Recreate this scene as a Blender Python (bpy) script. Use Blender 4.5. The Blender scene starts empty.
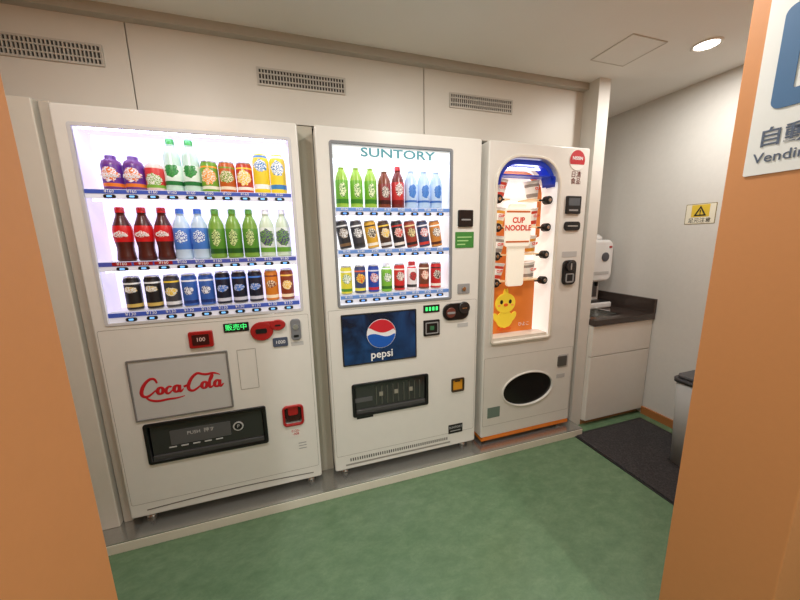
import bpy, bmesh, math, random
from mathutils import Vector, Matrix
random.seed(3)
SC=bpy.context.scene
COL=bpy.context.collection
def lin(c):
    return tuple(((v/255)/12.92 if v/255<=.04045 else ((v/255+.055)/1.055)**2.4) for v in c)+(1,)
MC={}
def mat(name,c,rough=.5,metal=0,noise=.0,ns=20,emit=0,bump=0,spec=None,coat=0):
    if name in MC: return MC[name]
    m=bpy.data.materials.new(name); m.use_nodes=True; nt=m.node_tree; b=nt.nodes['Principled BSDF']
    col=lin(c)
    b.inputs['Base Color'].default_value=col; b.inputs['Roughness'].default_value=rough; b.inputs['Metallic'].default_value=metal
    if spec is not None: b.inputs['Specular IOR Level'].default_value=spec
    if coat: b.inputs['Coat Weight'].default_value=coat; b.inputs['Coat Roughness'].default_value=.08
    tc=nt.nodes.new('ShaderNodeTexCoord'); n=nt.nodes.new('ShaderNodeTexNoise'); n.inputs['Scale'].default_value=ns; n.inputs['Detail'].default_value=4
    nt.links.new(tc.outputs['Object'],n.inputs['Vector'])
    mx=nt.nodes.new('ShaderNodeMix'); mx.data_type='RGBA'
    k=noise if noise else .03
    mx.inputs[6].default_value=tuple(v*(1-k) for v in col[:3])+(1,); mx.inputs[7].default_value=tuple(min(1,v*(1+k)) for v in col[:3])+(1,)
    nt.links.new(n.outputs['Fac'],mx.inputs[0]); nt.links.new(mx.outputs[2],b.inputs['Base Color'])
    if emit:
        nt.links.new(mx.outputs[2],b.inputs['Emission Color']); b.inputs['Emission Strength'].default_value=emit
    if bump:
        bp=nt.nodes.new('ShaderNodeBump'); bp.inputs['Strength'].default_value=bump; bp.inputs['Distance'].default_value=.002
        nt.links.new(n.outputs['Fac'],bp.inputs['Height']); nt.links.new(bp.outputs['Normal'],b.inputs['Normal'])
    MC[name]=m; return m

def obj(name,me,parent=None,loc=(0,0,0),rot=None):
    o=bpy.data.objects.new(name,me); COL.objects.link(o); o.location=loc
    if rot: o.rotation_euler=rot
    if parent:
        o.parent=parent; o.matrix_parent_inverse=Matrix.Translation(parent.location).inverted()
    return o
def empty(name,loc):
    e=bpy.data.objects.new(name,None); COL.objects.link(e); e.location=loc; e.empty_display_size=.1; return e
def mesh_from_bm(bm,name,mats,smooth=False):
    me=bpy.data.meshes.new(name); bm.normal_update(); bm.to_mesh(me); bm.free()
    for m in mats: me.materials.append(m)
    if smooth:
        for p in me.polygons: p.use_smooth=True
    return me
def box(name,x0,x1,y0,y1,z0,z1,m,parent=None,bev=0,seg=2):
    bm=bmesh.new(); bmesh.ops.create_cube(bm,size=1)
    for v in bm.verts: v.co=Vector(((x0+x1)/2+v.co.x*(x1-x0),(y0+y1)/2+v.co.y*(y1-y0),(z0+z1)/2+v.co.z*(z1-z0)))
    if bev: bmesh.ops.bevel(bm,geom=bm.edges[:],offset=bev,segments=seg,affect='EDGES',profile=.5)
    return obj(name,mesh_from_bm(bm,name,[m]),parent)
def rr(x0,x1,z0,z1,r,n=6,rs=None):
    rs=rs or (r,)*4; P=[]
    cs=[(x0,z0,rs[0],180,1,1),(x1,z0,rs[1],270,-1,1),(x1,z1,rs[2],0,-1,-1),(x0,z1,rs[3],90,1,-1)]
    for (x,z,q,a,sx,sz) in cs:
        q=max(q,1e-5); cx=x+sx*q; cz=z+sz*q
        k=n if q>1e-4 else 0
        if k==0: P.append((x,z)); continue
        for i in range(k+1):
            t=math.radians(a+90*i/k); P.append((cx+q*math.cos(t),cz+q*math.sin(t)))
    return P
def ell(cx,cz,a,b,n=28,rot=0):
    return [(cx+a*math.cos(t)*math.cos(rot)-b*math.sin(t)*math.sin(rot),cz+a*math.cos(t)*math.sin(rot)+b*math.sin(t)*math.cos(rot)) for t in [2*math.pi*i/n for i in range(n)]]
def curve_to_obj(cu,name,m,parent,matrix):
    t=bpy.data.objects.new("tmp",cu); COL.objects.link(t)
    dg=bpy.context.evaluated_depsgraph_get(); dg.update()
    me=bpy.data.meshes.new_from_object(t.evaluated_get(dg)); bpy.data.objects.remove(t); bpy.data.curves.remove(cu)
    me.transform(matrix); me.name=name
    me.materials.clear(); me.materials.append(m)
    return obj(name,me,parent)
XZ=Matrix.Rotation(math.radians(90),4,'X')
def shape(name,loops,y0,y1,m,parent=None,bev=0,matrix=None):
    """2D filled shape (first outer, rest holes) in XZ, extruded y0..y1"""
    cu=bpy.data.curves.new(name,'CURVE'); cu.dimensions='2D'; cu.fill_mode='BOTH'
    for L in loops:
        s=cu.splines.new('POLY'); s.points.add(len(L)-1)
        for p,(a,b) in zip(s.points,L): p.co=(a,b,0,1)
        s.use_cyclic_u=True
    h=abs(y1-y0)/2; cu.extrude=max(h-bev,1e-5); cu.bevel_depth=bev; cu.bevel_resolution=2 if bev else 0
    cu.offset=-bev
    return curve_to_obj(cu,name,m,parent,(matrix or Matrix.Translation((0,(y0+y1)/2,0)))@XZ)
def plate(name,x0,x1,z0,z1,y0,y1,r,m,parent=None,bev=0,holes=(),rs=None):
    return shape(name,[rr(x0,x1,z0,z1,r,rs=rs)]+list(holes),y0,y1,m,parent,bev)
def ring(name,x0,x1,z0,z1,w,y0,y1,r,m,parent=None,bev=0):
    return plate(name,x0,x1,z0,z1,y0,y1,r,m,parent,bev,holes=[rr(x0+w,x1-w,z0+w,z1-w,max(r-w,1e-5))])
def text(name,body,x,z,y,size,m,parent=None,align='CENTER',ext=.0006,matrix=None,sx=1,shear=0,bold=0):
    cu=bpy.data.curves.new(name,'FONT'); cu.body=body; cu.size=size; cu.align_x=align; cu.align_y='CENTER'; cu.extrude=ext; cu.shear=shear; cu.offset=bold
    cu.resolution_u=3
    M=matrix if matrix else Matrix.Translation((x,y,z))@XZ@Matrix.Diagonal((sx,1,1,1))
    return curve_to_obj(cu,name,m,parent,M)
def stroke(name,lines,w,m,parent,x,z,y,s,cyc=(),flat=.15,shear=0):
    cu=bpy.data.curves.new(name,'CURVE'); cu.dimensions='3D'; cu.bevel_depth=w; cu.bevel_resolution=3; cu.use_fill_caps=True
    for i,L in enumerate(lines):
        sp=cu.splines.new('NURBS'); sp.points.add(len(L)-1); sp.order_u=3
        for p,q in zip(sp.points,L):
            p.co=(q[0]+shear*q[1],q[1],0,1); p.radius=q[2] if len(q)>2 else 1
        if i in cyc: sp.use_cyclic_u=True
        else: sp.use_endpoint_u=True
        sp.resolution_u=6
    return curve_to_obj(cu,name,m,parent,Matrix.Translation((x,y,z))@XZ@Matrix.Diagonal((s,s,s*flat,1)))
def lathe(name,prof,mats,seg=20):
    bm=bmesh.new(); rings=[]
    for r,z,_ in prof:
        rings.append([bm.verts.new((r*math.cos(2*math.pi*i/seg),r*math.sin(2*math.pi*i/seg),z)) for i in range(seg)])
    for k in range(len(prof)-1):
        for i in range(seg):
            f=bm.faces.new((rings[k][i],rings[k][(i+1)%seg],rings[k+1][(i+1)%seg],rings[k+1][i])); f.material_index=prof[k][2]; f.smooth=True
    f=bm.faces.new(rings[0][::-1]); f.material_index=prof[0][2]
    f=bm.faces.new(rings[-1]); f.material_index=prof[-1][2]
    return mesh_from_bm(bm,name,mats)
def disc(name,cx,cz,r,y0,y1,m,parent=None,bev=0,rz=None): return shape(name,[ell(cx,cz,r,rz or r)],y0,y1,m,parent,bev)

# ------------------------------------------------ materials
WHITE=mat('machine_enamel',(226,224,217),.28,coat=.25)
WHITE2=mat('machine_enamel_inner',(228,226,226),.35)
SIDE=mat('machine_side',(216,212,202),.4)
GREY=mat('grey_plastic',(150,150,150),.4)
LGREY=mat('light_grey_plastic',(190,190,188),.4)
BLACK=mat('black_plastic',(22,22,24),.3)
DARK=mat('dark_gap',(30,28,26),.8)
RED=mat('red_plastic',(165,28,28),.35)
STEEL=mat('brushed_steel',(190,190,186),.22,.85,noise=.1,ns=60)
CHROME=mat('chrome',(210,210,210),.12,1)
GREENLED=mat('green_led',(60,220,110),.4,emit=1.4)
ORG=mat('orange_plastic',(225,125,30),.4)
AMBER=mat('amber_button',(215,150,40),.4)
PANELGL=mat('dark_glass',(52,52,52),.1,coat=.5)
LIT=mat('backlit_panel',(224,220,246),.5,emit=1.0)
LITW=mat('backlit_panel_white',(234,236,240),.5,emit=1.0)
LEDS=mat('led_strip',(225,225,255),.5,emit=12)
BLUE=mat('price_blue_glow',(62,88,180),.4,emit=.15)  # unlit price tags; faint glow added because they sit in shade
WTXT=mat('white_print',(240,240,240),.5)
RTXT=mat('red_print',(190,25,35),.5)
BTXT=mat('black_print',(30,30,30),.5)
# ------------------------------------------------ room
wallm=mat('wall_white_panel',(212,208,198),.45,noise=.03,ns=3)
wallr=mat('wall_white_paint',(214,212,206),.7,noise=.04,ns=40,bump=.08)
ceilm=mat('ceiling_paint',(234,233,229),.8,noise=.02,ns=6)
orange=mat('orange_wall_paint',(200,134,80),.55,noise=.03,ns=60,bump=.1)
orange2=mat('orange_baseboard',(170,110,60),.5)
def floor_mat():
    m=bpy.data.materials.new('green_linoleum'); m.use_nodes=True; nt=m.node_tree; b=nt.nodes['Principled BSDF']
    N=nt.nodes.new; L=nt.links.new
    tc=N('ShaderNodeTexCoord'); mp=N('ShaderNodeMapping'); mp.inputs['Scale'].default_value=(1,1.7,1); mp.inputs['Rotation'].default_value=(0,0,.5)
    n=N('ShaderNodeTexNoise'); n.inputs['Scale'].default_value=12; n.inputs['Detail'].default_value=12; n.inputs['Roughness'].default_value=.78; n.inputs['Distortion'].default_value=.25
    r=N('ShaderNodeValToRGB'); e=r.color_ramp.elements
    e[0].position=.3; e[0].color=lin((84,110,82)); e[1].position=.72; e[1].color=lin((112,137,104))
    x=e.new(.5); x.color=lin((96,123,92))
    n2=N('ShaderNodeTexNoise'); n2.inputs['Scale'].default_value=42; n2.inputs['Detail'].default_value=8; n2.inputs['Roughness'].default_value=.8; n2.inputs['Distortion'].default_value=1.0
    r2=N('ShaderNodeValToRGB'); r2.color_ramp.elements[0].position=.58; r2.color_ramp.elements[0].color=(0,0,0,1); r2.color_ramp.elements[1].position=.72; r2.color_ramp.elements[1].color=(.45,.45,.45,1)
    mx=N('ShaderNodeMix'); mx.data_type='RGBA'; mx.inputs[7].default_value=lin((70,96,72))
    L(tc.outputs['Object'],mp.inputs[0]); L(mp.outputs[0],n.inputs['Vector']); L(mp.outputs[0],n2.inputs['Vector']); L(n.outputs['Fac'],r.inputs[0]); L(n2.outputs['Fac'],r2.inputs[0])
    L(r.outputs[0],mx.inputs[6]); L(r2.outputs[0],mx.inputs[0]); L(mx.outputs[2],b.inputs['Base Color'])
    b.inputs['Roughness'].default_value=.24
    bp=N('ShaderNodeBump'); bp.inputs['Strength'].default_value=.025; L(n.outputs['Fac'],bp.inputs['Height']); L(bp.outputs[0],b.inputs['Normal'])
    return m
FZ=-.1; CZ=2.25
box('floor',-1.3,3.5,-3.6,.85,FZ-.1,FZ,floor_mat())
box('ceiling',-1.3,3.5,-3.6,.85,CZ,CZ+.1,ceilm)
box('wall_back',-1.3,3.5,.75,.85,FZ,CZ,wallr)
box('wall_right',3.385,3.5,-3.6,.75,FZ,CZ,wallr)
box('wall_left',-1.3,-1.2,-3.6,.75,FZ,CZ,wallr)
box('wall_corridor',-1.2,3.385,-3.6,-3.5,FZ,CZ,wallr)
for i,(a,b) in enumerate([(-1.2,.232),(.236,1.582),(1.586,2.70)]):
    box('wall_bulkhead_%d'%(i+1),a,b,.15,.2,1.87,2.215,wallm,bev=.0015)
box('trim_1',-1.2,2.70,.11,.2,2.212,CZ,mat('trim_grey',(178,174,164),.6))
box('trim_2',-1.2,2.70,.19,.75,1.868,1.9,DARK)
box('wall_pilaster',2.70,2.79,.035,.75,FZ,CZ,mat('pilaster_white',(216,213,205),.5))
YN,YF=-1.326,-1.096
box('wall_doorway_left',-1.2,.523,YN,YF,FZ,CZ,orange,bev=.003)
box('wall_doorway_right',1.897,3.385,YN,YF,FZ,CZ,orange,bev=.003)
box('baseboard_right',3.37,3.385,YF,-.0,FZ,FZ+.06,orange2)
box('baseboard_doorway',1.905,3.37,YF,YF+.012,FZ,FZ+.06,orange2)
def vent(nm,x0,x1,z0,z1):
    e=empty(nm,((x0+x1)/2,.15,(z0+z1)/2))
    FR=mat('vent_frame',(188,184,174),.5); 
    ring('frame',x0,x1,z0,z1,.008,.143,.15,.003,FR,e)
    box('cavity',x0+.006,x1-.006,.1485,.1495,z0+.006,z1-.006,mat('vent_dark',(60,56,50),.8),e)
    n=int((x1-x0)/.014)
    bm=bmesh.new()
    for i in range(n+1):
        x=x0+.008+(x1-x0-.016)*i/n
        c=bmesh.ops.create_cube(bm,size=1)['verts']
        for v in c: v.co=Vector((x+v.co.x*.005,.146+v.co.y*.006,(z0+z1)/2+v.co.z*(z1-z0-.016)))
    for r in (1,2):
        c=bmesh.ops.create_cube(bm,size=1)['verts']
        for v in c: v.co=Vector(((x0+x1)/2+v.co.x*(x1-x0-.012),.1455+v.co.y*.006,z0+(z1-z0)*r/3+v.co.z*.005))
    obj('louvres',mesh_from_bm(bm,'louvres',[FR]),e)
vent('air_vent',-.29,.145,2.03,2.112); vent('air_vent',.733,1.152,2.03,2.108); vent('air_vent',1.737,2.158,2.03,2.108)
e=empty('ceiling_access_hatch',(2.59,-.21,CZ))
TOP=Matrix.Rotation(math.radians(-90),4,'X')
shape('frame',[rr(2.47,2.71,-.34,-.10,.003),rr(2.475,2.705,-.335,-.105,.003)],0,.004,mat('hatch_frame',(205,202,194),.6),e,matrix=Matrix.Translation((0,0,CZ-.002))@TOP)
box('panel',2.476,2.704,-.334,-.106,CZ-.0025,CZ-.0005,mat('hatch_panel',(232,231,227),.8),e)
LE=mat('lamp_emitter',(255,248,236),.5,emit=14)
def downlight(x,y,p,r=.05):
    e=empty('ceiling_downlight',(x,y,CZ))
    seg=[(r+.014,0,0),(r+.014,-.005,0),(r+.004,-.008,0),(r,-.004,0)]
    bm=bmesh.new(); n=32; R=[]
    for a,z,_ in seg: R.append([bm.verts.new((a*math.cos(2*math.pi*i/n),a*math.sin(2*math.pi*i/n),z)) for i in range(n)])
    for k in range(3):
        for i in range(n): bm.faces.new((R[k][i],R[k][(i+1)%n],R[k+1][(i+1)%n],R[k+1][i])).smooth=True
    obj('trim_ring',mesh_from_bm(bm,'ring',[mat('lamp_ring',(235,232,225),.4)]),e,(x,y,CZ))
    bm=bmesh.new(); bmesh.ops.create_circle(bm,cap_ends=True,radius=r,segments=32)
    obj('diffuser',mesh_from_bm(bm,'diffuser',[LE]),e,(x,y,CZ-.0035))
    l=bpy.data.lights.new('lamp','AREA'); l.shape='DISK'; l.size=2*r; l.energy=p; l.color=(1,.97,.925)
    o=bpy.data.objects.new('lamp',l); COL.objects.link(o); o.location=(x,y,CZ-.012); o.parent=e; o.matrix_parent_inverse=Matrix.Translation(e.location).inverted()
downlight(2.93,-.38,9)
downlight(.35,-.75,10.5); downlight(1.6,-.75,12.5)
downlight(.4,-2.3,20); downlight(1.9,-2.3,20)

e=empty('machine_plinth',(1.2,.3,-.07))
box('kick',-.32,2.695,-.075,.72,FZ,-.052,mat('plinth_cream',(226,221,206),.5),e,bev=.002)
box('steel_top',-.32,2.695,-.073,.72,-.0515,-.0465,STEEL,e)
e=empty('filler_panel',(-.2,.3,.9))
box('panel_1',-.30,-.062,.03,.72,-.0465,1.85,mat('filler_cream',(214,209,197),.45),e,bev=.004)
box('panel_2',-.055,-.018,.05,.72,-.0465,1.85,mat('filler_cream2',(198,193,181),.45),e,bev=.004)
GP=mat('added_strip_beige',(176,170,154),.6)
box('added_gap_strip_1',.897,.967,.10,.12,-.0465,1.85,GP,e); box('added_gap_strip_2',1.869,1.909,.10,.12,-.0465,1.85,GP,e); box('added_gap_strip_3',2.637,2.698,.12,.14,-.0465,1.86,GP,e)  # beige strips added so the gaps between machines don't render dark

# ------------------------------------------------ labels / items
LM={}
def label(base,acc,band,zc=.5,a=.6,b=.25,h=.12,r=.03,em=.14,bz=.15):
    k=(base,acc,band,zc,a,b,round(h,3))
    if k in LM: return LM[k]
    m=bpy.data.materials.new('label_print'); m.use_nodes=True; nt=m.node_tree; bs=nt.nodes['Principled BSDF']; N=nt.nodes.new; Lk=nt.links.new
    tc=N('ShaderNodeTexCoord'); sp=N('ShaderNodeSeparateXYZ'); Lk(tc.outputs['Object'],sp.inputs[0])
    def M(op,x,y=None):
        n=N('ShaderNodeMath'); n.operation=op
        for i,v in enumerate((x,y)):
            if v is None: continue
            if isinstance(v,(int,float)): n.inputs[i].default_value=v
            else: Lk(v,n.inputs[i])
        return n.outputs[0]
    ex=M('POWER',M('ABSOLUTE',M('DIVIDE',sp.outputs[0],a*r)),2.0)
    ez=M('POWER',M('ABSOLUTE',M('DIVIDE',M('SUBTRACT',sp.outputs[2],zc*h),b*h)),2.0)
    no=N('ShaderNodeTexNoise'); no.inputs['Scale'].default_value=90; no.inputs['Detail'].default_value=2; Lk(tc.outputs['Object'],no.inputs[0])
    mask=M('LESS_THAN',M('ADD',M('ADD',ex,ez),M('MULTIPLY',M('SUBTRACT',no.outputs[0],.5),1.6)),1.0)
    m1=N('ShaderNodeMix'); m1.data_type='RGBA'; m1.inputs[6].default_value=lin(base); m1.inputs[7].default_value=lin(acc); Lk(mask,m1.inputs[0])
    bm_=M('LESS_THAN',M('ABSOLUTE',M('SUBTRACT',sp.outputs[2],bz*h)),.05*h)
    b2=M('LESS_THAN',M('ABSOLUTE',M('SUBTRACT',sp.outputs[2],.80*h)),.025*h)
    wv=N('ShaderNodeTexNoise'); wv.inputs['Scale'].default_value=230; Lk(tc.outputs['Object'],wv.inputs[0])
    tm=M('MULTIPLY',mask,M('GREATER_THAN',wv.outputs[0],.52))
    m3=N('ShaderNodeMix'); m3.data_type='RGBA'; Lk(tm,m3.inputs[0]); Lk(m1.outputs[2],m3.inputs[6]); m3.inputs[7].default_value=lin(band)
    m2=N('ShaderNodeMix'); m2.data_type='RGBA'; Lk(bm_,m2.inputs[0]); Lk(m3.outputs[2],m2.inputs[6]); m2.inputs[7].default_value=lin(band)
    m4=N('ShaderNodeMix'); m4.data_type='RGBA'; Lk(b2,m4.inputs[0]); Lk(m2.outputs[2],m4.inputs[6]); m4.inputs[7].default_value=lin(acc)
    Lk(m4.outputs[2],bs.inputs['Base Color']); bs.inputs['Roughness'].default_value=.35
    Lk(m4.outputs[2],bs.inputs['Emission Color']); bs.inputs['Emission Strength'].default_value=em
    LM[k]=m; return m
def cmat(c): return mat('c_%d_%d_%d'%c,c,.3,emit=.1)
LID=mat('can_lid',(190,190,190),.3,.7)
def bottle(h,r,body,lab,cap,l0=.12,l1=.58):
    P=[(r*.80,0,0),(r*.98,.02*h,0),(r,.05*h,0),(r*.97,l0*h-.002,0),(r*1.0,l0*h,1),(r*.985,(l0+l1)/2*h,1),(r*1.0,l1*h,0),(r*.95,l1*h+.004,0),(r*.92,.68*h,0),(r*.72,.77*h,0),(r*.5,.84*h,0),(r*.42,.885*h,0),(r*.47,.89*h,0),(r*.47,.9*h,2),(r*.46,.985*h,2),(r*.40,h,2)]
    return lathe('bottle',P,[body,lab,cap])
def coke_bottle(h,r,body,lab,cap):
    P=[(r*.80,0,0),(r*.98,.03*h,0),(r*.92,.10*h,0),(r*.85,.18*h,0),(r*.84,.26*h,0),(r*.93,.36*h,1),(r*1.0,.46*h,1),(r*.99,.58*h,1),(r*.90,.66*h,0),(r*.68,.75*h,0),(r*.5,.83*h,0),(r*.42,.885*h,0),(r*.47,.89*h,0),(r*.47,.9*h,2),(r*.46,.985*h,2),(r*.40,h,2)]
    return lathe('bottle',P,[body,lab,cap])
def can(h,r,lab,top=None):
    P=[(r*.82,0,1),(r*.97,.03*h,0),(r,.07*h,0),(r,.5*h,0),(r,.88*h,0),(r*.86,.955*h,1),(r*.88,.97*h,1),(r*.88,h,1),(r*.82,h,1),(r*.80,h-.003,1)]
    return lathe('can',P,[lab,top or LID])
def bottlecan(h,r,lab,cap):
    P=[(r*.82,0,0),(r*.98,.03*h,0),(r,.06*h,0),(r,.4*h,0),(r,.72*h,0),(r*.82,.82*h,0),(r*.68,.86*h,1),(r*.68,.98*h,1),(r*.6,h,1)]
    return lathe('bottle_can',P,[lab,cap])
def jug(h,r,body,lab,cap):
    P=[(r*.8,0,0),(r*.98,.04*h,0),(r,.1*h,1),(r,.45*h,1),(r,.72*h,0),(r*.85,.84*h,0),(r*.5,.90*h,2),(r*.5,.99*h,2),(r*.42,h,2)]
    return lathe('short_bottle',P,[body,lab,cap])
def put(par,name,me,x,y,z,rz=0,ry=0,sc=1.0):
    o=obj(name,me,par,(x,y,z),(0,ry,rz)); o.scale=(sc,sc,1); return o

def shelf(par,x0,x1,z0,z1,xs,y0,tag,btn,price='160'):
    h=z1-z0
    box('shelf_board',x0,x1,y0,.14,z1-.004,z1,WHITE2,par)
    box('shelf_front',x0,x1,y0-.004,y0+.012,z0,z1,mat('shelf_strip',(220,222,236),.4,emit=.25),par)
    box('tag_strip',x0,x1,y0-.006,y0-.004,z0+h*.52,z1-.002,tag,par)
    me=None
    for i,x in enumerate(xs):
        if me is None:
            t=text('price','\u00a5'+price,0,0,0,h*.45,WTXT,par); me=t.data; t.location=(x,y0-.0065,z0+h*.76)
            b=plate('button',-.021,.021,-h*.19,h*.19,-.005,0,h*.18,BLACK,par,bev=.0015); bme=b.data; b.location=(x,y0-.005,z0+h*.24)
            c=plate('button_lamp',-.009,.009,-h*.10,h*.10,-.001,0,h*.08,btn,par); cme=c.data; c.location=(x,y0-.0105,z0+h*.24)
        else:
            obj('price',me,par,(x,y0-.0065,z0+h*.76)); obj('button',bme,par,(x,y0-.005,z0+h*.24)); obj('button_lamp',cme,par,(x,y0-.0105,z0+h*.24))
def cabinet(par,x0,x1,holes,ztop=1.83,depth=.7,thick=.17):
    plate('door',x0,x1,0,ztop,0,thick,.012,WHITE,par,bev=.007,holes=holes)
    plate('body',x0+.004,x1-.004,0.0,ztop-.008,thick+.006,depth,.01,SIDE,par)
    plate('gasket',x0+.012,x1-.012,.01,ztop-.02,thick-.004,thick+.01,.01,DARK,par)
    for x in (x0+.06,x1-.06):
        for y in (.06,depth-.06):
            me=lathe('foot',[(.025,-.046,0),(.025,-.035,0),(.012,-.03,0),(.012,.002,0)],[STEEL],12); obj('foot',me,par,(x,y,0))
def lining(par,x0,x1,z0,z1,d,m,rim=None):
    box('lining_left',x0-.002,x0+.004,.012,d,z0,z1,m,par); box('lining_right',x1-.004,x1+.002,.012,d,z0,z1,m,par)
    box('lining_top',x0,x1,.012,d,z1-.004,z1+.002,m,par); box('lining_bottom',x0,x1,.012,d,z0-.002,z0+.004,m,par)

# ================================================ machine 1
m1=empty('drink_vending_machine',(.447,.35,.9))
W=(.049,.858,.955,1.762)
cabinet(m1,0,.894,[rr(*W,.01),rr(.12,.632,.276,.468,.012),rr(.725,.815,.345,.445,.02)])
ring('window_frame',W[0]-.004,W[1]+.004,W[2]-.004,W[3]+.004,.014,-.003,.012,.012,mat('window_trim',(205,205,208),.35),m1,bev=.002)
box('backlight',W[0],W[1],.14,.145,W[2],W[3],LIT,m1); lining(m1,*W,.14,mat('lining_lilac',(215,208,232),.4,emit=.4))
box('led_bar',W[0]+.02,W[1]-.02,.02,.03,W[3]-.012,W[3]-.005,LEDS,m1)
xs=[.142,.219,.293,.363,.433,.503,.574,.646,.720,.793]
BT=mat('btn_blue',(120,190,255),.4,emit=.7)
shelf(m1,W[0]+.012,W[1]-.012,1.483,1.52,xs,.008,BLUE,BT)
shelf(m1,W[0]+.012,W[1]-.012,1.186,1.226,xs,.008,mat('tag_redblue_glow',(72,84,170),.4,emit=.15),BT)  # tag colour carries the same added glow against shade
shelf(m1,W[0]+.012,W[1]-.012,.965,1.008,xs,.008,BLUE,BT,'130')
for z in (1.48,1.184):
    box('under_shelf_led',W[0]+.02,W[1]-.02,.03,.036,z-.004,z,mat('led_strip2',(225,225,255),.5,emit=7),m1)
for i in range(3): box('red_tag_%d'%i,xs[i]-.034,xs[i]+.034,.0012,.002,1.2085,1.223,RED,m1)
def col_row(par,z,xs,items,yy=.06,tilt=0,sc=1.12):
    cache={}
    for x,it in zip(xs,items):
        if it[0] not in cache: cache[it[0]]=it[1]()
        put(par,it[0],cache[it[0]],x,yy,z,0,tilt,sc)
fanta=lambda:jug(.14,.033,cmat((110,60,130)),label((95,45,140),(235,230,240),(225,120,40),.45,.8,.2,.14,.033),cmat((90,40,130)))
row1=[('grape_soda',fanta)]*2+[('peach_drink',lambda:jug(.13,.032,cmat((225,200,190)),label((205,60,60),(225,225,215),(120,170,60),.35,.8,.2,.13,.032),cmat((230,230,230))))]
row1+=[('clear_soda_bottle',lambda:bottle(.218,.031,cmat((195,222,208)),label((225,240,230),(60,150,70),(40,120,60),.4,.7,.12,.218,.031),cmat((60,160,70)),.12,.5))]*2
row1+=[('green_fruit_tea',lambda:can(.135,.031,label((110,160,45),(240,150,40),(230,230,210),.5,.8,.25,.135,.031)))]
row1+=[('orange_can',lambda:can(.135,.031,label((190,90,30),(120,150,40),(240,225,200),.5,.8,.2,.135,.031)))]
row1+=[('red_can',lambda:can(.135,.031,label((190,60,35),(240,200,60),(240,235,225),.5,.8,.25,.135,.031)))]
row1+=[('lemon_water_bottle',lambda:bottlecan(.205,.032,label((232,205,50),(70,130,190),(245,245,240),.6,.75,.13,.205,.032),cmat((235,235,235))))]
row1+=[('yellow_water_bottle',lambda:bottlecan(.205,.032,label((238,212,60),(245,245,240),(60,130,190),.55,.75,.16,.205,.032),cmat((235,235,235))))]
col_row(m1,1.52,xs,row1)
row2=[('cola_bottle',lambda:coke_bottle(.228,.032,cmat((75,28,22)),label((200,25,30),(235,225,220),(200,25,30),.5,.7,.06,.228,.032,bz=.62),cmat((190,25,30))))]*3
row2+=[('sports_drink_bottle',lambda:bottle(.224,.031,cmat((190,210,230)),label((70,120,200),(225,235,245),(40,80,180),.45,.7,.12,.224,.031),cmat((60,110,200)),.2,.62))]*2
row2+=[('green_tea_bottle',lambda:bottle(.224,.031,cmat((120,160,60)),label((85,140,45),(205,220,150),(40,90,30),.42,.5,.16,.224,.031),cmat((90,150,60)),.1,.6))]*3
row2+=[('grape_water_bottle',lambda:bottle(.224,.031,cmat((200,215,190)),label((215,222,215),(70,45,110),(110,165,60),.42,.85,.18,.224,.031),cmat((230,230,230)),.1,.62))]*2
col_row(m1,1.226,xs,row2)
bk=lambda:can(.15,.028,label((28,26,28),(215,215,210),(200,170,90),.62,.75,.09,.15,.028))
row3=[('black_coffee_can',bk)]*2+[('grey_coffee_can',lambda:can(.15,.028,label((60,60,64),(225,190,60),(215,215,215),.5,.75,.12,.15,.028)))]
row3+=[('blue_coffee_can',lambda:can(.15,.028,label((50,90,165),(225,225,230),(30,50,110),.5,.6,.12,.15,.028)))]*2
row3+=[('boss_coffee_can',lambda:can(.155,.029,label((25,28,45),(70,120,200),(200,200,210),.5,.7,.1,.155,.029)))]*3
row3+=[('orange_coffee_can',lambda:can(.155,.028,label((205,120,35),(120,50,30),(245,225,190),.55,.7,.12,.155,.028)))]
row3+=[('brown_coffee_can',lambda:can(.155,.028,label((130,55,30),(235,190,90),(245,225,190),.5,.7,.14,.155,.028)))]
col_row(m1,1.008,xs,row3)
for i in range(3): text('bottle_logo','Cola',xs[i],1.226+.225*.5,.022,.024,WTXT,m1,shear=.3,bold=.0004)
for i in range(2): text('bottle_logo','FANTA',xs[i],1.52+.055,.021,.018,WTXT,m1,shear=.1,bold=.0006)
for i in range(2): text('bottle_logo','LAX',xs[i],1.008+.09,.027,.017,WTXT,m1,bold=.0004)
plate('coin_return_red',.347,.447,.818,.896,-.012,.002,.008,RED,m1,bev=.003)
plate('coin_return_window',.362,.432,.832,.882,-.014,-.011,.004,mat('ret_dark',(60,20,20),.3),m1)
text('label_100','100',.397,.858,-.0145,.026,mat('pinkish',(235,200,195),.5),m1)
plate('status_led',.494,.604,.877,.920,-.003,.002,.003,BLACK,m1)
text('status_text','\u8ca9\u58f2\u4e2d',.549,.898,-.0035,.032,GREENLED,m1)
shape('coin_slot_red',[ell(.66,.868,.052,.047)],-.010,.002,RED,m1,bev=.003)
shape('coin_slot_lever',[ell(.735,.893,.036,.026)],-.014,.002,RED,m1,bev=.003)
plate('coin_slot_bridge',.66,.74,.87,.915,-.009,.001,.012,RED,m1,bev=.002)
plate('coin_mouth',.632,.684,.858,.882,-.013,-.009,.008,BLACK,m1)
plate('coin_slit',.722,.748,.888,.896,-.0155,-.0135,.003,BLACK,m1)
plate('card_reader',.794,.842,.806,.915,-.012,.002,.016,mat('reader_grey',(120,122,126),.35),m1,bev=.003)
disc('reader_key',.818,.875,.014,-.016,-.011,CHROME,m1); plate('reader_slot',.806,.83,.822,.834,-.0135,-.011,.003,BLACK,m1)
plate('bill_slot',.705,.775,.78,.826,-.006,.002,.006,mat('bill_plate',(70,80,100),.4),m1,bev=.001); text('bill_label','1000',.74,.803,-.0065,.024,WTXT,m1)
plate('label_bottom_right_a',.79,.85,.775,.795,-.0012,.0,.002,LGREY,m1)
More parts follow.
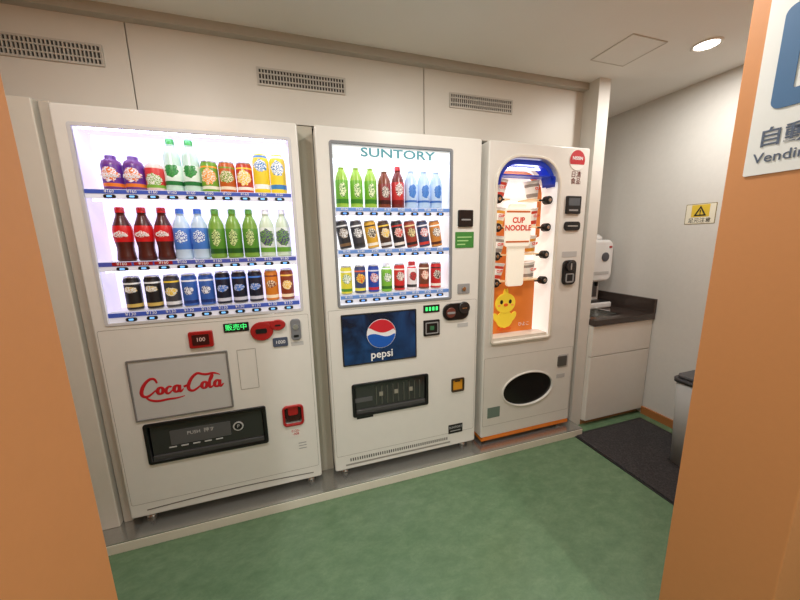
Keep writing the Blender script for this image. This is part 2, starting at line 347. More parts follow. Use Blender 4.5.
ring('sign_frame',.092,.498,.495,.79,.008,-.007,.002,.006,mat('sign_frame',(120,118,115),.4),m1,bev=.002)
plate('sign_panel',.098,.492,.500,.784,-.003,.001,.003,mat('sign_silver',(194,193,190),.45),m1)
C1=[(1.75,2.0,.6),(1.6,2.55,.9),(1.05,2.75,1),(.45,2.2,1.1),(.1,1.3,1.3),(.15,.6,1.2),(.65,.3,1),(1.2,.6,.8),(1.65,1.1,.5)]
def O(cx,cz,a=.33,b=.46): return [(cx+a*math.cos(t),cz+b*math.sin(t),.8+.5*abs(math.cos(t))) for t in [i*math.pi/4 for i in range(8)]]
def cc(dx): return [(dx+.62,1.25,.9),(dx+.45,1.45,.7),(dx+.12,1.2,1),(dx,.8,1.2),(dx+.2,.42,.9),(dx+.5,.5,.7),(dx+.8,.9,.5)]
def st(dx): return [(dx,1.42,.9),(dx-.05,.95,1.2),(dx+.02,.5,1),(dx+.2,.5,.7),(dx+.42,.85,.5)]
lines=[C1,O(2.15,.95),cc(2.72),O(3.95,.95),st(4.3),[(4.72,1.08,.9),(5.1,1.22,.9)],
 [(8.9,2.1,.3),(8.2,2.55,.9),(7.4,2.35,1.0),(6.7,2.5,.9),(6.2,2.75,1),(5.65,2.3,1.1),(5.25,1.4,1.3),(5.25,.65,1.2),(5.75,.3,1),(6.3,.6,.8),(6.7,1.0,.5)],
 O(7.1,.95),[(7.5,.9,.5),(7.95,1.7,.7),(8.05,2.3,.7),(7.8,2.2,.7),(7.65,1.3,1.2),(7.7,.6,1.2),(7.95,.48,.8),(8.2,.8,.5)],O(8.6,.95),st(8.95),
 [(.65,.3,.7),(.9,-.1,.9),(1.9,-.45,1.0),(3.0,-.3,.9),(4.2,-.35,.7),(4.9,-.15,.3)]]
stroke('logo_script',lines,.17,RTXT,m1,.122,.597,-.0035,.0362,cyc=(1,3,7,9),flat=.1,shear=.15)
ring('inspection_panel',.538,.622,.578,.785,.002,-.0012,.001,.004,mat('seam_grey',(150,146,138),.5),m1)
def tray(par,x0,x1,z0,z1,flap):
    box('tray_cavity_back',x0-.01,x1+.01,.13,.135,z0-.01,z1+.01,BLACK,par)
    lining(par,x0,x1,z0,z1,.13,BLACK)
    ring('tray_frame',x0-.008,x1+.008,z0-.008,z1+.008,.016,-.008,.01,.012,BLACK,par,bev=.003)
    box('tray_flap',x0+.012,x1-.012,.006,.012,z0+.03,z1-.012,flap,par,bev=.002)
    box('tray_lip',x0+.012,x1-.012,-.004,.012,z0+.008,z0+.03,mat('tray_lip',(70,70,70),.35),par,bev=.003)
tray(m1,.12,.632,.276,.468,PANELGL)
plate('flap_label',.21,.47,.345,.42,.0035,.0058,.004,mat('flap_grey',(88,89,90),.4),m1)
text('flap_text','PUSH  \u62bc\u3059',.34,.395,.003,.024,LGREY,m1)
disc('flap_mark',.505,.385,.024,.003,.0058,LGREY,m1); disc('flap_mark_inner',.505,.385,.018,.0022,.003,BLACK,m1); text('flap_p','P',.505,.385,.002,.026,LGREY,m1)
for i in range(5): box('flap_rib_%d'%i,.20+.05*i,.23+.05*i,.0028,.0058,.333,.338,LGREY,m1)
ring('change_cup_frame',.717,.823,.337,.453,.012,-.010,.004,.022,RED,m1,bev=.003)
box('change_cup_back',.72,.82,.05,.055,.34,.45,BLACK,m1); plate('change_cup_flap',.733,.807,.36,.437,.004,.01,.01,mat('cup_flap',(50,14,14),.2),m1)
plate('change_cup_grip',.745,.795,.395,.44,-.002,.005,.01,RED,m1,bev=.002)
plate('serial_label',.735,.815,.268,.322,-.0012,0,.002,mat('label_white',(225,222,215),.5),m1); text('serial_text','0120-\n-308',.775,.295,-.0015,.018,RTXT,m1)
for i in range(3): box('tiny_print_%d'%i,.785,.825,-.0008,0,.225-.016*i,.229-.016*i,GREY,m1)
shape('toe_seam',[[(.07+.78*i/20,.035+.012*math.sin(math.pi*i/20)) for i in range(21)]+[(.07+.78*i/20,.030+.012*math.sin(math.pi*i/20)) for i in range(20,-1,-1)]],-.0012,.001,mat('seam_dark',(110,105,98),.6),m1)
ring('lower_panel_seam',.012,.882,.07,.935,.0015,-.0006,.001,.01,mat('seam_grey',(0,0,0)),m1)

# ================================================ machine 2
m2=empty('drink_vending_machine',(1.418,.35,.9))
W=(1.04,1.683,.955,1.762)
cabinet(m2,.97,1.866,[rr(*W,.012),rr(1.092,1.532,.325,.507,.008),rr(1.70,1.775,.372,.447,.008)])
ring('window_frame',W[0]-.006,W[1]+.006,W[2]-.006,W[3]+.006,.014,-.004,.012,.014,mat('window_trim2',(130,132,135),.35),m2,bev=.002)
box('backlight',W[0],W[1],.14,.145,W[2],W[3],LITW,m2); lining(m2,*W,.14,mat('lining_white',(225,225,228),.4,emit=.4))
box('led_bar',W[0]+.02,W[1]-.02,.04,.05,1.69,1.697,LEDS,m2)
box('header_panel',W[0]+.01,W[1]-.01,.008,.014,1.688,W[3]-.008,mat('header_lit',(222,228,230),.4,emit=.55),m2)
text('header_text','SUNTORY',1.385,1.723,.0072,.058,mat('teal_print',(66,142,156),.5,emit=.15),m2,sx=1.5,bold=.0008)
xs2=[1.094+.0745*i for i in range(8)]
bb=mat('btn_blue2',(90,150,235),.4,emit=.8)
TS=mat('tag_sky_glow',(100,140,205),.4,emit=.15)  # unlit tags again, with a little glow put into the colour
shelf(m2,W[0]+.012,W[1]-.012,1.42,1.46,xs2,.008,TS,bb)
shelf(m2,W[0]+.012,W[1]-.012,1.21,1.25,xs2,.008,TS,bb,'140')
shelf(m2,W[0]+.012,W[1]-.012,.972,1.014,xs2,.008,TS,bb,'130')
for z in (1.417,1.207): box('under_shelf_led',W[0]+.02,W[1]-.02,.03,.036,z-.004,z,mat('led_strip2',(0,0,0)),m2)
r1=[('green_tea_bottle',lambda:bottle(.218,.029,cmat((150,190,70)),label((110,175,50),(225,235,190),(60,130,40),.4,.5,.16,.218,.029),cmat((235,240,235)),.1,.62))]*3
r1+=[('red_tea_bottle',lambda:bottle(.205,.031,cmat((120,60,40)),label((130,45,45),(215,205,195),(60,25,25),.4,.6,.14,.205,.031),cmat((230,230,230)),.1,.6))]
r1+=[('red_cola_bottle',lambda:bottle(.215,.031,cmat((110,40,35)),label((190,50,50),(235,230,225),(120,30,30),.45,.6,.15,.215,.031),cmat((190,40,40)),.1,.62))]
r1+=[('mineral_water_bottle',lambda:bottle(.215,.031,cmat((175,202,232)),label((180,204,235),(70,130,205),(60,110,190),.42,.6,.16,.215,.031),cmat((225,232,240)),.15,.6))]*3
col_row(m2,1.46,xs2,r1)
def cs(nm,b,a,k,h=.148,r=.028,zc=.55): return (nm,lambda:can(h,r,label(b,a,k,zc,.75,.16,h,r)))
r2=[cs('dark_can',(40,38,42),(215,215,215),(120,90,60)),cs('silver_can',(60,60,66),(225,225,225),(40,40,40)),cs('yellow_can',(210,160,50),(50,35,30),(240,230,210)),cs('brown_can',(70,50,40),(230,190,70),(210,210,210)),cs('red_black_can',(40,35,40),(200,50,45),(230,220,210)),cs('gold_can',(150,60,45),(225,205,150),(40,30,30)),cs('blue_black_can',(50,60,90),(225,225,230),(200,60,50)),cs('orange_brown_can',(200,130,60),(240,235,225),(80,40,30))]
for x,it in zip(xs2,r2):
    put(m2,it[0],it[1](),x+.008,.06,1.254,0,-.16,1.12)
r3=[cs('lemon_can',(215,205,60),(240,240,230),(80,140,50),.15),cs('rainbow_can',(60,70,110),(215,90,50),(230,220,90),.15),cs('blue_cola_can',(40,70,160),(215,215,225),(190,40,50),.15),('melon_bottle',lambda:bottlecan(.16,.028,label((120,180,60),(235,240,225),(50,110,40),.5,.7,.15,.16,.028),cmat((240,240,240)))),cs('red_can',(200,45,45),(240,225,215),(90,20,20),.15),('white_red_bottle',lambda:bottlecan(.16,.027,label((225,220,220),(200,50,55),(60,60,60),.5,.7,.15,.16,.027),cmat((190,40,40)))),cs('coffee_can',(110,60,40),(235,225,205),(200,60,40),.15),cs('scarlet_can',(190,40,40),(60,30,30),(240,230,215),.15)]
for x,it in zip(xs2,r3): put(m2,it[0],it[1](),x,.06,1.014,0,0,1.1)
plate('bill_acceptor',1.722,1.815,1.36,1.452,-.012,.002,.006,BLACK,m2,bev=.003); plate('bill_slit',1.74,1.797,1.395,1.403,-.014,-.011,.002,GREY,m2)
plate('green_sign',1.708,1.825,1.243,1.332,-.003,.001,.003,mat('green_card',(60,130,55),.5),m2)
for i in range(3): box('green_sign_line_%d'%i,1.72,1.81-.02*i,-.0038,-.003,1.30-.02*i,1.306-.02*i,mat('lt_green',(170,215,140),.5),m2)
plate('lock_plate',1.727,1.805,.978,1.036,-.005,.001,.004,GREY,m2,bev=.001); disc('lock',1.765,1.007,.014,-.012,-.004,CHROME,m2,bev=.002)
plate('status_led',1.512,1.612,.882,.926,-.003,.001,.003,BLACK,m2); 
for i in range(4): box('led_digit_%d'%i,1.525+.021*i,1.537+.021*i,-.004,-.003,.893,.915,GREENLED,m2)
plate('coin_panel',1.632,1.80,.825,.925,-.012,.002,.045,BLACK,m2,bev=.004)
disc('coin_knob',1.765,.895,.036,-.022,-.005,mat('knob_dark',(45,42,42),.25),m2,bev=.004); plate('coin_slit',1.75,1.78,.892,.898,-.0235,-.021,.002,CHROME,m2)
disc('coin_ring',1.68,.872,.03,-.018,-.01,mat('knob_brown',(110,60,50),.3),m2,bev=.003); plate('coin_ring_bar',1.655,1.705,.866,.878,-.021,-.017,.005,GREY,m2)
plate('return_lever',1.512,1.612,.745,.838,-.008,.002,.005,BLACK,m2,bev=.002); ring('return_lever_rim',1.522,1.602,.757,.826,.006,-.011,-.007,.005,GREY,m2); plate('return_lever_window',1.55,1.575,.78,.803,-.010,-.0075,.003,mat('green_dim',(60,120,80),.4),m2)
plate('small_label',1.73,1.80,.775,.80,-.0012,0,.002,LGREY,m2)
ring('sign_frame',1.045,1.468,.625,.912,.007,-.006,.001,.006,BLACK,m2,bev=.002)
def blue_sign():
    m=bpy.data.materials.new('blue_poster'); m.use_nodes=True; nt=m.node_tree; b=nt.nodes['Principled BSDF']
    tc=nt.nodes.new('ShaderNodeTexCoord'); n=nt.nodes.new('ShaderNodeTexNoise'); n.inputs['Scale'].default_value=5; n.inputs['Detail'].default_value=5; n.inputs['Distortion'].default_value=1.2
    r=nt.nodes.new('ShaderNodeValToRGB'); e=r.color_ramp.elements; e[0].position=.38; e[0].color=lin((12,20,48)); e[1].position=.8; e[1].color=lin((32,80,140))
    nt.links.new(tc.outputs['Object'],n.inputs[0]); nt.links.new(n.outputs[0],r.inputs[0]); nt.links.new(r.outputs[0],b.inputs['Base Color']); b.inputs['Roughness'].default_value=.25; return m
plate('sign_panel',1.051,1.462,.631,.906,-.003,.001,.003,blue_sign(),m2)
gx,gz,gr=1.262,.79,.082
disc('globe_white',gx,gz,gr,-.0045,-.003,mat('globe_white',(238,238,240),.4),m2)
up=[(gx+gr*.97*math.cos(t),gz+gr*.97*math.sin(t)) for t in [math.radians(8+ (172-28)*i/24) for i in range(25)]]
wav=[(gx-gr*.84+1.8*gr*i/14, gz+gr*(.50-.10*i/14)-gr*.38*math.sin(math.pi*i/14*.95)) for i in range(15)]
shape('globe_red',[up+wav[1:-1]],-.0055,-.0045,mat('globe_red',(205,35,50),.4),m2)
dn=[(gx+gr*.97*math.cos(t),gz+gr*.97*math.sin(t)) for t in [math.radians(185+(355-185)*i/24) for i in range(25)]]
wv2=[(gx+gr*.96-1.9*gr*i/14, gz+gr*(-.02-.12*math.sin(math.pi*2*i/14)-.12*math.sin(math.pi*i/14))) for i in range(15)]
shape('globe_blue',[dn+wv2[1:-1]],-.0055,-.0045,mat('globe_blue',(25,90,185),.4),m2)
text('brand_text','pepsi',gx,.672,-.0042,.062,WTXT,m2,bold=.0008)
tray(m2,1.092,1.532,.325,.507,PANELGL)
plate('tray_label',1.10,1.20,.40,.425,.003,.006,.002,mat('flap_grey',(0,0,0)),m2)
for i in range(9): box('tray_inner_rib_%d'%i,1.22+.033*i,1.226+.033*i,.002,.006,.37,.48,mat('rib',(105,104,98),.3,.5),m2)
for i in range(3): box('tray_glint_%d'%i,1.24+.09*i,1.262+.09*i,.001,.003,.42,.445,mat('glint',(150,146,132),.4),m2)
plate('tray_sticker',1.105,1.20,.302,.316,-.0014,0,.002,BLACK,m2)
ring('change_cup_frame',1.694,1.781,.366,.453,.010,-.008,.003,.008,mat('cup_brown',(60,45,25),.4),m2,bev=.002)
plate('change_cup_flap',1.703,1.772,.374,.444,.002,.008,.004,AMBER,m2,bev=.002); box('change_cup_line',1.72,1.755,-.001,.003,.43,.437,BTXT,m2)
plate('company_label',1.677,1.775,.085,.145,-.002,.0,.003,BLACK,m2); text('company_text','SUNTORY',1.726,.125,-.0025,.02,LGREY,m2); box('company_line',1.69,1.76,-.0026,-.002,.10,.104,LGREY,m2)
box('toe_grille',1.03,1.69,-.001,.004,.024,.034,mat('seam_grey',(0,0,0)),m2)
bm=bmesh.new()
for i in range(46):
    x=1.06+.62*i/46
    c=bmesh.ops.create_cube(bm,size=1)['verts']
    for v in c: v.co=Vector((x+v.co.x*.006,-.0005+v.co.y*.002,.058+v.co.z*.018))
obj('toe_slots',mesh_from_bm(bm,'toe_slots',[mat('slot_dark',(60,58,55),.7)]),m2)
ring('lower_panel_seam',.982,1.854,.09,.94,.0015,-.0006,.001,.01,mat('seam_grey',(0,0,0)),m2)

# ================================================ machine 3
m3=empty('cup_noodle_vending_machine',(2.273,.35,.9))
X0,X1=1.912,2.634
W=(1.967,2.412,.648,1.752)
OV=ell(2.268,.295,.198,.114,40)
cabinet(m3,X0,X1,[rr(*W,.02,rs=(.02,.02,.16,.16),n=10),OV],thick=.2)
shape('window_frame',[rr(W[0]-.012,W[1]+.012,W[2]-.012,W[3]+.012,.03,rs=(.03,.03,.17,.17),n=10),rr(W[0]+.004,W[1]-.004,W[2]+.004,W[3]-.004,.02,rs=(.02,.02,.155,.155),n=10)],-.010,.01,mat('noodle_frame',(224,218,205),.35),m3,bev=.004)
BW=mat('noodle_interior',(240,236,230),.3,emit=.75)
box('interior_back',W[0]-.01,W[1]+.01,.185,.19,W[2],W[3],BW,m3); lining(m3,*W,.19,mat('noodle_lining',(236,232,226),.3,emit=.5))
shape('arch_light',[rr(W[0]+.012,W[1]-.012,1.66,W[3]-.008,.01,rs=(.001,.001,.145,.145),n=10),rr(W[0]+.04,W[1]-.04,1.655,W[3]-.036,.01,rs=(.001,.001,.115,.115),n=10)],.02,.10,mat('arch_blue',(30,60,170),.3,emit=.3),m3)
box('led_bar',W[0]+.09,W[1]-.09,.06,.075,1.70,1.707,LEDS,m3)
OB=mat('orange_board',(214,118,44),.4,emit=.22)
shape('orange_board_back',[[(1.975,.66),(2.30,.66),(2.30,1.30),(2.25,1.44),(2.10,1.48),(2.02,1.56),(1.975,1.56)]],.165,.18,OB,m3)
plate('orange_board_lower',1.975,2.355,.66,1.02,.10,.115,.004,OB,m3)
shape('orange_arch',[rr(1.99,2.39,1.3,1.70,.001,rs=(.001,.001,.15,.15),n=10),rr(2.015,2.365,1.29,1.675,.001,rs=(.001,.001,.13,.13),n=10)],.12,.13,OB,m3)
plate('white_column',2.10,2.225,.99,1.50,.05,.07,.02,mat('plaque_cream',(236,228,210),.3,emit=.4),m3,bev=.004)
plate('plaque',2.065,2.25,1.24,1.47,.038,.05,.02,mat('plaque_cream',(0,0,0)),m3,bev=.003)
text('plaque_text','CUP\nNOODLE',2.157,1.375,.0365,.046,mat('noodle_red',(205,55,30),.5,emit=.2),m3,bold=.0014)
plate('plaque_bar_a',2.07,2.24,1.445,1.455,.036,.038,.002,mat('noodle_gold',(215,110,50),.4),m3); plate('plaque_bar_b',2.07,2.24,1.265,1.275,.036,.038,.002,mat('noodle_gold',(0,0,0)),m3)
cupP=[(.030,0,0),(.033,.012,1),(.036,.035,0),(.042,.075,1),(.0445,.092,0),(.0465,.103,2),(.049,.105,2),(.049,.110,2),(.044,.110,2)]
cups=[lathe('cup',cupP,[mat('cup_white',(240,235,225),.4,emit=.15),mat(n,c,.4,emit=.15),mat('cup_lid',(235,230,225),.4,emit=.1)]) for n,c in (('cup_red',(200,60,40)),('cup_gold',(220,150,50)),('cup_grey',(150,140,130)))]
rows=[1.55,1.385,1.215,1.05]
for i,z in enumerate(rows):
    for j,x in enumerate((2.045,2.30)):
        c=put(m3,'cup_noodle',cups[(i+j*2)%3],x,.10,z-.02,0,.12 if j==0 else -.12)
        text('cup_print','CUP',x,z+.04,.052,.022,mat('noodle_red',(0,0,0)),m3,bold=.0008)
        xx=2.003 if j==0 else 2.365
        disc('cup_rotor',xx,z-.03,.026,.02,.06,BLACK,m3,bev=.004); disc('rotor_cap',xx,z-.03,.011,.014,.02,CHROME,m3,bev=.002)
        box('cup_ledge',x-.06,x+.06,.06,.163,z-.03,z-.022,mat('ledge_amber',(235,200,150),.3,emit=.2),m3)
        plate('rotor_arm',min(xx,x),max(xx,x),z-.037,z-.027,.03,.04,.004,BLACK,m3)
YC=.094
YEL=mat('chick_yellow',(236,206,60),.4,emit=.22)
CX=2.125
shape('chick_body',[ell(CX,.765,.062,.058)],YC-.006,YC+.005,YEL,m3,bev=.002)
shape('chick_head',[ell(CX,.875,.075,.066)],YC-.009,YC+.004,YEL,m3,bev=.002)
shape('chick_tuft',[[(CX-.02,.93),(CX-.007,.972),(CX+.001,.945),(CX+.013,.972),(CX+.021,.93)]],YC-.007,YC+.003,YEL,m3)
for s in (-1,1):
    shape('chick_wing',[ell(CX+s*.066,.782,.018,.034,16,-s*.5)],YC-.005,YC+.003,YEL,m3,bev=.001)
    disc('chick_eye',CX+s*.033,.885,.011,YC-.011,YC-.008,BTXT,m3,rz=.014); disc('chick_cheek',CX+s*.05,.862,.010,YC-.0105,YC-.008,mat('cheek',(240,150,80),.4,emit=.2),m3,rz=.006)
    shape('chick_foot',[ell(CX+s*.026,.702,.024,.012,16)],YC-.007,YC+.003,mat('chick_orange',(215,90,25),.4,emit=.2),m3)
shape('chick_beak',[ell(CX,.865,.016,.011)],YC-.013,YC-.008,mat('chick_orange',(0,0,0)),m3,bev=.002)
text('chick_caption','\u3072\u3088\u3053',2.28,.72,YC,.03,WTXT,m3)
plate('sill',1.98,2.40,.652,.672,.01,.1,.004,mat('noodle_frame',(0,0,0)),m3)
disc('brand_badge',2.535,1.755,.06,-.003,.001,mat('badge_white',(238,236,230),.5),m3)
shape('brand_badge_top',[[(2.535+.058*math.cos(t),1.755+.058*math.sin(t)) for t in [math.radians(-25+230*i/24) for i in range(25)]]],-.0042,-.003,mat('badge_red',(185,30,40),.5),m3)
text('badge_text','NISSIN',2.535,1.765,-.0048,.027,WTXT,m3,bold=.0005)
text('side_text','\u65e5\u6e05\n\u98df\u54c1',2.535,1.65,-.001,.04,mat('noodle_sidetext',(110,50,50),.5),m3)
plate('price_display',2.470,2.583,1.435,1.543,-.012,.002,.006,BLACK,m3,bev=.002); plate('price_display_window',2.483,2.570,1.485,1.53,-.0135,-.011,.003,mat('lcd_grey',(90,95,100),.2),m3); plate('price_slit',2.49,2.56,1.452,1.462,-.0135,-.011,.002,GREY,m3)
plate('bill_panel',2.468,2.592,1.333,1.388,-.010,.002,.02,BLACK,m3,bev=.002); box('bill_panel_slit',2.49,2.57,-.0115,-.009,1.357,1.364,CHROME,m3)
plate('coin_panel',2.480,2.585,.985,1.145,-.014,.002,.03,BLACK,m3,bev=.004); disc('coin_knob',2.53,1.105,.033,-.025,-.012,mat('knob_dark',(0,0,0)),m3,bev=.003); plate('coin_slit',2.525,2.535,1.085,1.125,-.0265,-.024,.002,CHROME,m3); ring('coin_lever',2.50,2.565,1.0,1.06,.008,-.018,-.012,.012,GREY,m3)
plate('coin_label',2.47,2.59,1.165,1.20,-.0012,0,.003,LGREY,m3); plate('info_label',2.505,2.59,.405,.50,-.0012,.0,.002,LGREY,m3)
plate('change_cup',2.500,2.575,.418,.49,-.006,.001,.004,mat('cup_steel',(110,108,104),.3,.5),m3,bev=.001)
plate('company_plate',1.957,2.05,.135,.208,-.0015,0,.002,mat('plate_green',(110,130,120),.5),m3)
plate('tiny_label',2.50,2.57,.33,.36,-.001,0,.002,LGREY,m3)
shape('tray_rim',[ell(2.268,.295,.208,.123,44),ell(2.268,.295,.197,.113,44)],-.006,.012,WHITE,m3,bev=.003)
box('tray_back',2.05,2.49,.195,.199,.17,.42,BLACK,m3)
shape('tray_flap',[ell(2.268,.295,.1965,.1125,40)],.008,.013,mat('tray_smoke',(26,24,24),.25),m3)
box('orange_toe',X0+.006,X1-.006,-.002,.02,-.022,-.001,ORG,m3)
box('orange_toe_side',X0+.004,X0+.012,-.001,.4,-.02,-.001,ORG,m3)
ring('lower_panel_seam',X0+.01,X1-.01,.08,.55,.0015,-.0006,.001,.01,mat('seam_grey',(0,0,0)),m3)

# ================================================ niche
cab=empty('counter_cabinet',(3.06,.37,.3))
CAB=mat('cabinet_white',(226,222,213),.4)
CT=mat('counter_dark_stone',(66,56,51),.22,noise=.25,ns=90)
CX0=2.795
box('carcass',CX0,3.378,.02,.742,-.06,.56,CAB,cab)
box('carcass_rail',CX0,3.378,.02,.05,.56,.672,CAB,cab)
box('toe_kick',CX0,3.378,.035,.70,FZ,-.06,mat('toe_brown',(165,115,70),.5),cab)
box('drawer_front',CX0+.002,3.376,.0,.02,.445,.668,CAB,cab,bev=.0015)
box('door_front_1',CX0+.002,3.376,.0,.02,-.055,.438,CAB,cab,bev=.0015)
shape('countertop',[rr(CX0,3.38,-.012,.745,.002),rr(2.83,3.13,.06,.30,.05)],0,0.04,CT,cab,matrix=Matrix.Translation((0,0,.695))@TOP)
box('splash_right',3.36,3.383,-.012,.745,.715,.825,CT,cab,bev=.002); box('splash_back',CX0,3.36,.725,.745,.715,.825,CT,cab,bev=.002)
shape('sink_rim',[rr(2.815,3.145,.045,.315,.06),rr(2.84,3.12,.07,.29,.045)],0,.006,CHROME,cab,matrix=Matrix.Translation((0,0,.718))@TOP)
bm=bmesh.new(); R=[]
for (k,z) in ((0,.716),(.0,.60),(.03,.575)):
    R.append([bm.verts.new((a,b,z)) for a,b in rr(2.838+k,3.122-k,.068+k,.292-k,.045)])
for k in range(2):
    n=len(R[0])
    for i in range(n): bm.faces.new((R[k][i],R[k][(i+1)%n],R[k+1][(i+1)%n],R[k+1][i]))
bm.faces.new(R[2]); obj('sink_bowl',mesh_from_bm(bm,'sink_bowl',[STEEL]),cab)
stroke('faucet',[[(0,0),(0,.16),(0.0,.22),(.05,.25),(.11,.23),(.12,.18)]],.011,CHROME,cab,2.86,.715,.33,1,flat=1)
wd=empty('hot_water_dispenser',(3.16,.48,.95))
DW=mat('dispenser_white',(230,230,228),.3)
Y0=.30
box('base',3.03,3.285,Y0-.03,Y0+.30,.716,.765,DW,wd,bev=.012); box('drip_grid',3.05,3.265,Y0-.02,Y0+.08,.764,.769,BLACK,wd,bev=.002)
box('column',3.04,3.275,Y0+.09,Y0+.30,.76,1.0,DW,wd,bev=.012); box('column_recess',3.07,3.245,Y0+.085,Y0+.095,.79,.95,mat('dispenser_grey',(105,105,108),.35),wd,bev=.003)
plate('head_rounded',3.03,3.29,.93,1.265,Y0,Y0+.30,.06,DW,wd,bev=.02)
disc('dial',3.20,1.13,.036,Y0-.008,Y0+.002,mat('dial_dark',(80,80,85),.3),wd,bev=.003); plate('red_button',3.235,3.26,1.20,1.215,Y0-.005,Y0+.002,.004,RED,wd)
plate('label_strip',3.09,3.25,.99,1.015,Y0-.003,Y0+.002,.004,LGREY,wd)
obj('spout',lathe('spout',[(.012,-.045,0),(.014,0,0),(.02,.01,0)],[BLACK],12),wd,(3.19,Y0+.05,.935))
obj('lid_knob',lathe('lid_knob',[(.11,0,0),(.108,.025,0),(.085,.045,0),(.03,.055,0)],[DW],28),wd,(3.16,Y0+.15,1.262))
mm=bpy.data.materials.new('black_carpet'); mm.use_nodes=True; nt=mm.node_tree; b=nt.nodes['Principled BSDF']; b.inputs['Roughness'].default_value=.95
tc=nt.nodes.new('ShaderNodeTexCoord'); vo=nt.nodes.new('ShaderNodeTexVoronoi'); vo.inputs['Scale'].default_value=110; r=nt.nodes.new('ShaderNodeValToRGB'); r.color_ramp.elements[0].color=lin((26,25,26)); r.color_ramp.elements[1].color=lin((66,62,62))
nt.links.new(tc.outputs['Object'],vo.inputs['Vector']); nt.links.new(vo.outputs['Distance'],r.inputs[0]); nt.links.new(r.outputs[0],b.inputs['Base Color'])
bp=nt.nodes.new('ShaderNodeBump'); bp.inputs['Strength'].default_value=.6; bp.inputs['Distance'].default_value=.004; nt.links.new(vo.outputs['Distance'],bp.inputs['Height']); nt.links.new(bp.outputs[0],b.inputs['Normal'])
e=empty('floor_mat',(2.96,-.47,FZ)); box('pile',2.645,3.285,-.90,-.065,FZ,FZ+.009,mm,e,bev=.002); 
box('rubber_edge',2.63,3.30,-.915,-.05,FZ,FZ+.005,BLACK,e,bev=.002)
bn=empty('waste_bin',(3.13,-.56,.1))
def frust(name,x0,x1,y0,y1,z0,z1,t,m,par,r=.03):
    bm=bmesh.new(); A=[bm.verts.new((a,b,z0)) for a,b in rr(x0+t,x1-t,y0+t,y1-t,r)]; B=[bm.verts.new((a,b,z1)) for a,b in rr(x0,x1,y0,y1,r)]
    n=len(A)
    for i in range(n): bm.faces.new((A[i],A[(i+1)%n],B[(i+1)%n],B[i])).smooth=True
    bm.faces.new(A[::-1]); bm.faces.new(B); return obj(name,mesh_from_bm(bm,name,[m]),par)
BG=mat('bin_grey',(165,165,162),.5)
frust('body',2.95,3.30,-.69,-.44,FZ+.009,.44,.02,BG,bn)
frust('rim',2.942,3.308,-.698,-.432,.435,.458,.0,mat('bin_rim',(60,60,62),.4),bn)
frust('lid',2.955,3.295,-.685,-.445,.458,.478,-.0,mat('bin_lid',(75,75,78),.4),bn)
fl=plate('lid_flap',3.0,3.25,-.05,.05,-.003,.003,.02,BLACK,bn)
fl.rotation_euler=(math.radians(90),0,0); fl.location=(0,-.565,.481)
def RX(x,y,z): return Matrix(((0,0,-1,x),(-1,0,0,y),(0,1,0,z),(0,0,0,1)))
def rshape(name,loops,x,m,par,th=.0015):
    cu=bpy.data.curves.new(name,'CURVE'); cu.dimensions='2D'; cu.fill_mode='BOTH'
    for L in loops:
        s=cu.splines.new('POLY'); s.points.add(len(L)-1)
        for p,(a,b) in zip(s.points,L): p.co=(a,b,0,1)
        s.use_cyclic_u=True
    cu.extrude=th/2
    return curve_to_obj(cu,name,m,par,RX(x-th/2,0,0))
st_=empty('caution_sticker',(3.384,-.2,1.425))  # flat sticker on the right wall
rshape('card',[rr(.115,.285,1.36,1.49,.004)],3.385,mat('sticker_border',(140,125,80),.5),st_)
rshape('card_face',[rr(.119,.281,1.364,1.486,.004)],3.3837,mat('sticker_white',(232,226,205),.5),st_,.001)
rshape('yellow_field',[rr(.15,.25,1.405,1.483,.003)],3.3829,mat('sticker_yellow',(222,190,60),.5),st_,.001)
rshape('triangle',[[(.165,1.412),(.235,1.412),(.20,1.477)],[(.179,1.42),(.221,1.42),(.20,1.461)]],3.3818,BTXT,st_,.001)
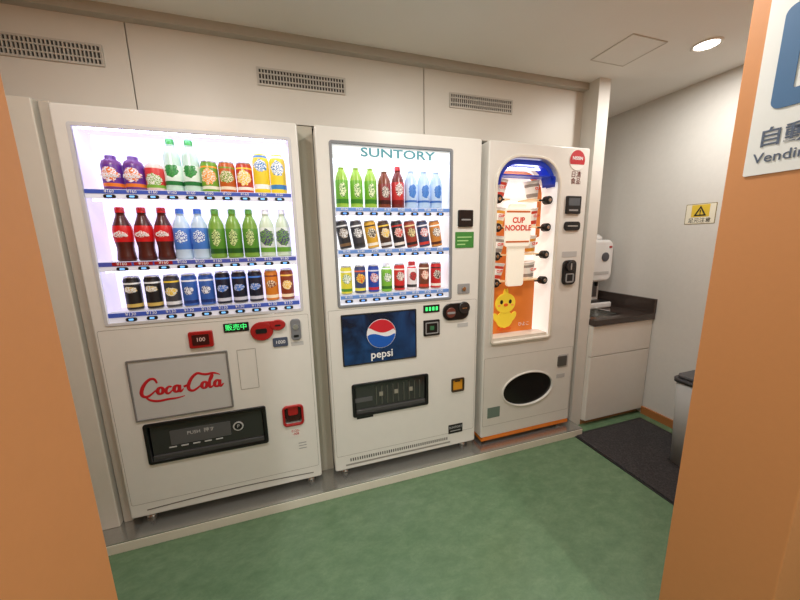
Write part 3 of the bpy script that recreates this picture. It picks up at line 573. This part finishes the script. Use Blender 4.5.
text('bang','!',0,0,0,.04,BTXT,st_,matrix=RX(3.3812,-.2,1.434),bold=.001)
text('caption','\u8db3\u5143\u6ce8\u610f',0,0,0,.032,BTXT,st_,matrix=RX(3.3822,-.2,1.382))
sg=empty('vending_machine_sign',(1.896,-1.22,1.7))
rshape('board',[rr(1.131,1.322,1.428,1.95,.004)],1.897,mat('sign_white',(226,224,218),.5),sg,.003)
SB=mat('sign_blue',(66,104,142),.5)
rshape('pictogram_field',[rr(1.160,1.30,1.565,1.77,.018),rr(1.192,1.235,1.60,1.745,.004),rr(1.243,1.275,1.62,1.70,.004)],1.894,SB,sg,.002)
rshape('pictogram_shelf',[rr(1.197,1.23,1.675,1.685,.001)],1.894,SB,sg,.002)
rshape('pictogram_tray',[rr(1.200,1.227,1.615,1.635,.001)],1.894,SB,sg,.002)
GT=mat('sign_text',(84,94,112),.5)
text('japanese','\u81ea\u52d5\u8ca9\u58f2',0,0,0,.043,GT,sg,matrix=RX(1.893,-1.148,1.506),align='LEFT',bold=.0004)
text('english','Vending',0,0,0,.031,GT,sg,matrix=RX(1.893,-1.145,1.464),align='LEFT')

w=bpy.data.worlds.new('world'); SC.world=w; w.use_nodes=True; bg=w.node_tree.nodes['Background']; bg.inputs[0].default_value=(1,.96,.9,1); bg.inputs[1].default_value=.3
cd=bpy.data.cameras.new('camera'); co=bpy.data.objects.new('camera',cd); COL.objects.link(co)
cd.sensor_width=36; cd.lens=320.33*36/800; cd.clip_start=.02
yw,p,r=.3085,.1848,-.0195
f=Vector((math.sin(yw)*math.cos(p),math.cos(yw)*math.cos(p),-math.sin(p))); rt=Vector((math.cos(yw),-math.sin(yw),0)); up=rt.cross(f)
r2=rt*math.cos(r)+up*math.sin(r); u2=-rt*math.sin(r)+up*math.cos(r)
M=Matrix((( r2.x,u2.x,-f.x,.8467),(r2.y,u2.y,-f.y,-1.6558),(r2.z,u2.z,-f.z,1.2934),(0,0,0,1)))
co.matrix_world=M; SC.camera=co
SC.view_settings.view_transform='Standard'
